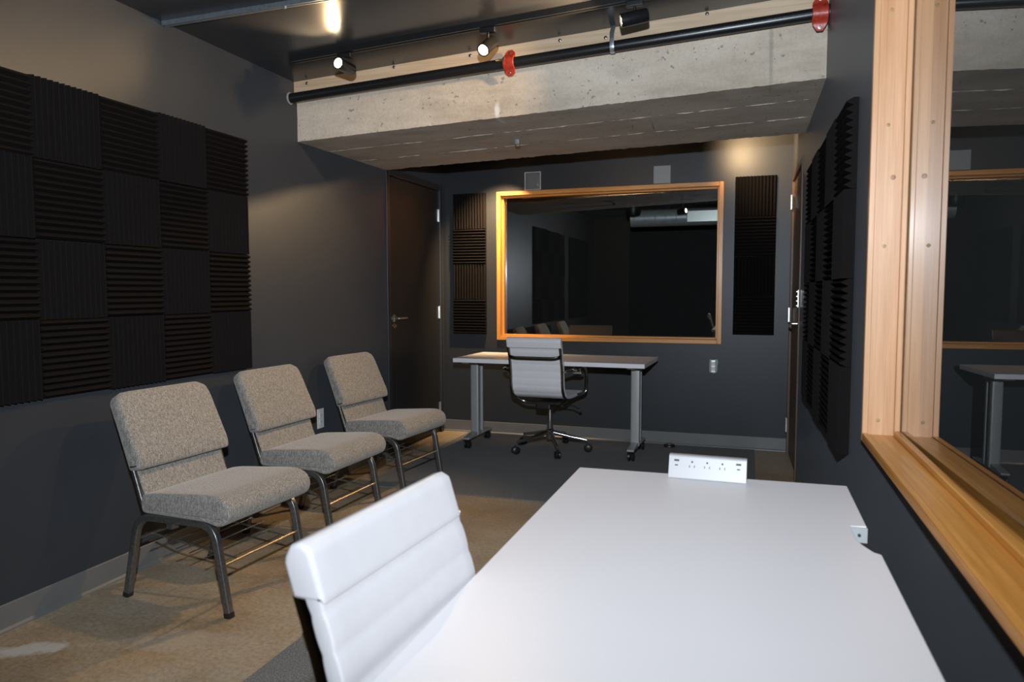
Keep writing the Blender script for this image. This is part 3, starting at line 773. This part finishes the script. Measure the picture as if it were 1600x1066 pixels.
# ------------------------------------------------------------------ wall plates and outlets
def at_left(name, y, z, wd, ht, **kw): return empty(name, (0, y, z), R(90), **kw)
def duplex(e, mat='plate', w_=.070, h_=.115):
    MB().box(-w_/2, w_/2, -.006, 0, -h_/2, h_/2).build('cover_plate', mat, e, False, .003)
    for sz in (-1, 1):
        r_ = MB().box(-.017, .017, -.0085, -.005, sz*.0195-.014, sz*.0195+.014).build('receptacle', mat, e, False, .004)
        mb = MB(); mb.box(-.0075, -.0055, -.0092, -.008, sz*.0195-.002, sz*.0195+.007).box(.0055, .0075, -.0092, -.008, sz*.0195-.002, sz*.0195+.007).box(-.002, .002, -.0092, -.008, sz*.0195-.009, sz*.0195-.005)
        mb.build('slots', 'slot', r_)
    MB().lathe([(0, .003), (.0015, .002)], (0, -.006, 0), (0, -1, 0), 8).build('screw', 'steel', e)
duplex(empty('wall_outlet', (0, 3.943, .441), R(90), label='white wall outlet between the middle and furthest grey chairs', cat='outlet'), 'plate', .072, .125)
duplex(empty('wall_outlet', (0, 3.792, .449), R(90), label='white wall outlet half hidden behind the middle grey chair', cat='outlet'), 'plate', .072, .125)
e = empty('wall_outlet', (2.322, YB, .649), 0, label='bare outlet without cover plate on the back wall', cat='outlet')
rag = []
for k in range(28):
    a = 2*math.pi*k/28; sx, sz = math.cos(a), math.sin(a)
    q = max(abs(sx)/.034, abs(sz)/.056); rr = random.uniform(.86, 1.06)/q
    rag.append((sx*rr, sz*rr))
MB().prism(rag, 1, -.0015, 0).build('unpainted_patch', 'greyplate', e)
MB().box(-.017, .017, -.008, 0, -.05, .05).build('yoke', 'steel', e, False, .002)
for sz in (-1, 1):
    r_ = MB().box(-.0165, .0165, -.014, -.006, sz*.0195-.0155, sz*.0195+.0155).build('receptacle', 'plate', e, False, .005)
    MB().box(-.0075, -.005, -.0148, -.013, sz*.0195-.003, sz*.0195+.007).box(.005, .0075, -.0148, -.013, sz*.0195-.003, sz*.0195+.007).build('slots', 'slot', r_)
e = empty('wall_plate', (.829, YB, 2.175), 0, label='clear shiny plastic box cover above the left of back window', cat='wall plate')
MB().box(-.062, .062, -.003, 0, -.066, .066).build('backing', 'wall', e)
cv = []
N = 8
for i in range(N+1):
    for k in range(N+1):
        x = -.070+.14*i/N; zz = -.074+.148*k/N
        d_ = min(1, 5*min(i, N-i)/N)*min(1, 5*min(k, N-k)/N)
        cv.append((x, -.004-.012*d_-.004*d_*math.cos(x*20)*math.cos(zz*18), zz))
MB().add(cv, [(i*(N+1)+k, (i+1)*(N+1)+k, (i+1)*(N+1)+k+1, i*(N+1)+k+1) for i in range(N) for k in range(N)]).build('clear_cover', 'clear', e, True, 0, 70)
rm = MB()
for q in ((-.070, -.066, -.074, .074), (.066, .070, -.074, .074), (-.066, .066, -.074, -.071), (-.066, .066, .071, .074)): rm.box(q[0], q[1], -.007, 0, q[2], q[3])
rm.build('rim', 'plate', e)
e = empty('wall_plate', (1.904, YB, 2.172), 0, label='plain grey blank plate above the right of back window', cat='wall plate')
MB().box(-.068, .068, -.006, 0, -.071, .071).build('plate', 'greyplate', e, False, .003)
for x in (-.024, .024):
    for zz in (-.048, .048): MB().lathe([(0, .003), (.0012, .0022)], (x, -.006, zz), (0, -1, 0), 8).build('screw', 'greyplate', e)

# small black floor stop on the carpet
e = empty('door_stop', (2.0, 5.80, .006), 0, label='small black rubber stop on the carpet by the back wall', cat='door stop')
MB().lathe([(0, .045), (.006, .046), (.018, .040), (.024, .028), (.026, .0)], (0, 0, 0), (0, 0, 1), 20).build('rubber_dome', 'black', e, True)
MB().tube([(.03*math.cos(R(a)), .03*math.sin(R(a)), .0235) for a in range(200, 345, 12)], .0035, 6).build('pale_rim', 'steel', e, True)  # pale steel arc along the near side of the dome

# ------------------------------------------------------------------ overhead: strut, pipe, clamps, track lights
st_ = empty('strut_channel', (0, 0, 0), label='galvanised metal channel fixed across the ceiling at upper left', cat='metal channel')
A = Vector((.004, 2.735, ceil_z(.004))); B = Vector((2.2, 2.935, ceil_z(2.2)))
dd = (B-A).normalized(); sd = Vector((-dd.y, dd.x, 0)).normalized(); upv = Vector((0, 0, 1))
def along(prof, name, mat, parent, a=A, b=B, sdv=sd):
    vs = [a+sdv*p_+upv*q_ for p_, q_ in prof]+[b+sdv*p_+upv*q_ for p_, q_ in prof]; k = len(prof)
    fs = [tuple(range(k)), tuple(range(2*k-1, k-1, -1))]+[(i, k+i, k+(i+1) % k, (i+1) % k) for i in range(k)]
    return MB().add(vs, fs).build(name, mat, parent)
along([(-.012, 0), (-.012, -.021), (-.006, -.021), (-.006, -.017), (-.008, -.017), (-.008, -.019), (-.010, -.019), (-.010, -.002), (.010, -.002), (.010, -.019), (.008, -.019), (.008, -.017), (.006, -.017), (.006, -.021), (.012, -.021), (.012, 0)], 'channel', 'galv', st_)
for t in (.28, .62):
    q = A.lerp(B, t); MB().lathe([(0, .008), (.004, .008), (.005, .004), (.011, .004)], q+Vector((0, 0, -.018)), (0, 0, -1), 8).build('bolt', 'galv', st_)

def pz(x): return 2.378+.0505*x
pp = empty('sprinkler_pipe', (0, 3.70, 0), label='black steel pipe running along the front of the concrete beam', cat='pipe')
MB().tube([(x, 0, pz(x)) for x in [i*.1 for i in range(0, 30)]+[wx(3.7)]], .028, 20).build('pipe', 'blackmetal', pp, True)
for x, n_ in ((.0, 1), (wx(3.7), -1)):
    MB().lathe([(0, .035), (.003, .035), (.004, .030), (.008, .029)], (x, 0, pz(x)), (n_, 0, 0), 20).build('escutcheon', 'greyplate' if n_ == 1 else 'black', pp, True)
def strap_clamp(x, label, wd, ht, stub, rz=0):
    e = empty('pipe_clamp', (x, 3.70, pz(x)), rz, label=label, cat='pipe clamp', group='red pipe clamps')
    r_ = .030; o_ = []; i_ = []
    path = [(.012, -ht/2), (.012, -r_-.012), (.004, -r_-.002)]
    arc = [(-r_*math.cos(R(a)), r_*math.sin(R(a))) for a in range(-60, 61, 15)]
    path = [(.004, -ht/2), (.002, -.050), (-.006, -.034)]+arc+[(-.006, .034), (.002, .050), (.004, ht/2)]
    vs = []; th = .008; m_ = len(path)
    for i, (y, zz) in enumerate(path):
        hwid = wd/2*(.38 if i in (0, m_-1) else .9 if i in (1, m_-2) else 1)
        a_ = path[max(i-1, 0)]; b2 = path[min(i+1, m_-1)]; t = Vector((b2[0]-a_[0], b2[1]-a_[1])).normalized()
        nn = Vector((-t.y, t.x))
        for xx in (-hwid, hwid):
            for k in (0, 1): vs.append((xx, y+nn.x*th*k, zz+nn.y*th*k))
    fs = []
    for i in range(m_-1):
        a_ = i*4; b2 = a_+4
        for p_, q_ in ((0, 1), (1, 3), (3, 2), (2, 0)): fs.append((a_+p_, a_+q_, b2+q_, b2+p_))
    fs += [(0, 2, 3, 1), ((m_-1)*4, (m_-1)*4+1, (m_-1)*4+3, (m_-1)*4+2)]
    MB().add(vs, fs).build('strap', 'red', e, True, .003, 50)
    for sz in (-1, 1):
        b3 = MB().lathe([(0, .012), (.003, .012), (.0035, .009), (.010, .009), (.0105, .004), (.014, .004)], (0, .004, sz*(ht/2-.016)), (0, -1, 0), 6).build('bolt', 'steel', e)
    if stub:
        mb = MB()
        for k in range(9): mb.lathe([(0, .006), (.003, .0085), (.006, .006)], (-.018-.006*k, -.03, .012), (-1, 0, 0), 10)
        mb.build('threaded_rod', 'bronze', e, True)
        MB().lathe([(0, .014), (.010, .014)], (-.018, -.03, .012), (-1, 0, 0), 6).build('nut', 'steel', e)
    return e
strap_clamp(1.362, 'red iron clamp with threaded stub on the black pipe near middle spotlight', .062, .132, True, R(-6))
strap_clamp(2.868, 'red iron clamp on the black pipe at the right wall', .070, .160, False)
x = 1.905
e = empty('pipe_hanger', (x, 3.70, pz(x)), label='thin metal strap hanger holding the black pipe beside right spotlight', cat='pipe hanger')
hp = [(0, .02, ceil_z(x)-pz(x)), (0, -.029, .062), (0, -.0315, 0)]+[(0, -.0315*math.cos(R(a)), -.0315*math.sin(R(a))) for a in range(15, 166, 15)]+[(0, .0315, .02)]
MB().tube(hp, .01, 8, (.011, .0013), ref=(1, 0, 0)).build('strap', 'galv', e, True, 0, 60)

tr_y = 3.385
def rail_obj(name, y, fz, x0, x1, label):
    e = empty(name, (0, y, 0), label=label, cat='light track')
    a, b = Vector((x0, 0, fz(x0))), Vector((x1, 0, fz(x1)))
    along([(-.019, 0), (-.019, -.030), (-.008, -.030), (-.008, -.018), (.008, -.018), (.008, -.030), (.019, -.030), (.019, 0)], 'rail', 'blackmetal', e, a, b, Vector((0, 1, 0)))
    MB().box(x0-.004, x0, -.020, .020, fz(x0)-.032, fz(x0)).build('end_cap', 'black', e)
    return e
rail_obj('light_track', tr_y, ceil_z, .235, 2.62, 'black light track on the ceiling in front of the concrete beam')
rail_obj('light_track', 5.50, soff_z, .30, 2.70, 'black light track behind the concrete beam near the back wall')
def spotlight(x, y, zc, aim, label, group, drop, energy, cone, lens='lens', length=.125, rad=.031, blend=.6, back=.06):
    e = empty('track_spotlight', (x, y, zc), label=label, cat='spotlight', group=group)
    MB().box(-.040, .040, -.016, .016, -.056, -.0305).build('track_adapter', 'blackmetal', e, False, .004)
    aim = Vector(aim).normalized(); piv = Vector((0, 0, -drop))
    MB().tube([(0, 0, -.052), (0, 0, -drop+rad*.8)], .006, 10).build('stem', 'blackmetal', e, True)
    s0 = piv-aim*back; 
    hd = MB().lathe([(0, rad*.2), (0, rad*.92), (.004, rad), (length, rad), (length, rad*.80), (length-.012, rad*.76)], s0, aim, 28).build('lamp_head', 'blackmetal', e, True, 0, 35)
    MB().lathe([(length-.012, .001), (length-.012, rad*.77), (length-.007, rad*.74), (length-.006, .001)], s0, aim, 24).build('lens', lens, hd)
    q = s0+aim*(length+.004)
    spot_light('lamp', tuple(q), tuple(q+aim), energy, WARM, cone, blend, .022, e)
    return e
grpA = 'spotlights in front of the concrete beam'
spotlight(.560, tr_y, ceil_z(.56), (-.05, -1, .02), 'lit black spotlight nearest the left wall, facing the camera', grpA, .098, 45, 84, blend=1)
spotlight(1.352, tr_y, ceil_z(1.352), (-.10, -.72, -.52), 'lit black spotlight in the middle of the track, tilted down', grpA, .115, 26, 100)
spotlight(2.062, tr_y, ceil_z(2.062), (-.93, -.28, -.20), 'black spotlight in front of the beam aimed to the left', grpA, .105, 95, 120, 'lens', blend=1)
grpB = 'spotlights behind the concrete beam'
spotlight(1.95, 5.50, soff_z(1.95), (-.55, -.83, -.50), 'black spotlight behind the beam aimed at the grey chairs', grpB, .205, 220, 72, back=.05, length=.10, rad=.026, blend=1)
spotlight(2.45, 5.30, soff_z(2.45), (.42, .8, -.10), 'black spotlight behind the beam aimed at the back right corner', grpB, .235, 70, 110, back=.05, length=.10, rad=.026, blend=1)
spotlight(.66, 5.45, soff_z(.66), (-.13, .45, -.72), 'black spotlight behind the beam aimed at the left of the back wall', grpB, .175, 300, 82, back=.05, length=.10, rad=.026, blend=1)

# ------------------------------------------------------------------ things in the room behind the back window
e = empty('air_duct', (1.30, 8.25, 2.06), label='silver spiral air duct seen through the back window', cat='duct')
MB().cyl((0, 0, 0), (1.6, 0, 0), .095, 28).build('duct_pipe', 'duct', e, True)
for k in range(14):
    MB().tube([(.04+.115*k+.001*a/30, .096*math.cos(R(a)), .096*math.sin(R(a))) for a in range(0, 361, 20)], .0035, 5, caps=False).build('spiral_seam', 'duct', e, True)
MB().box(.62, 1.12, -.105, -.080, -.065, .06).build('register_plate', 'steel', e, False, .004)
for k in range(16): MB().box(.64+.03*k, .647+.03*k, -.110, -.104, -.055, .05).build('register_fin', 'steel', e)
e = empty('hanging_speaker', (1.36, 8.0, 2.06), label='round black hanging speaker left of the duct behind the glass', cat='speaker')
MB().lathe([(0, .02), (.01, .07), (.05, .085), (.11, .08), (.14, .05), (.145, 0)], (0, 0, 0), (0, 0, 1), 24).build('shell', 'black', e, True)
MB().tube([(0, 0, .14), (0, 0, .69)], .006, 6).build('cord', 'black', e)
for i, (xa, xb, zd) in enumerate(((1.62, 1.80, .30), (1.82, 1.98, .22))):
    pts = [(xa+(xb-xa)*t, 8.1, 2.45-zd*4*t*(1-t)) for t in [k/14 for k in range(15)]]
    tag(MB().tube([(xa, 8.1, 2.75)]+pts+[(xb, 8.1, 2.75)], .008, 6).build('hanging_cable', 'black', None, True), ('black cable looped above the duct nearest the round speaker', 'black cable looped above the duct furthest from the round speaker')[i], 'cable', 'cables hanging behind the glass')

e = spotlight(1.90, 7.90, 2.75, (.62, -.35, .05), 'small lit black spotlight in front of the duct behind the glass', 'spotlights behind the back window', .66, 8, 120, length=.10, rad=.028)
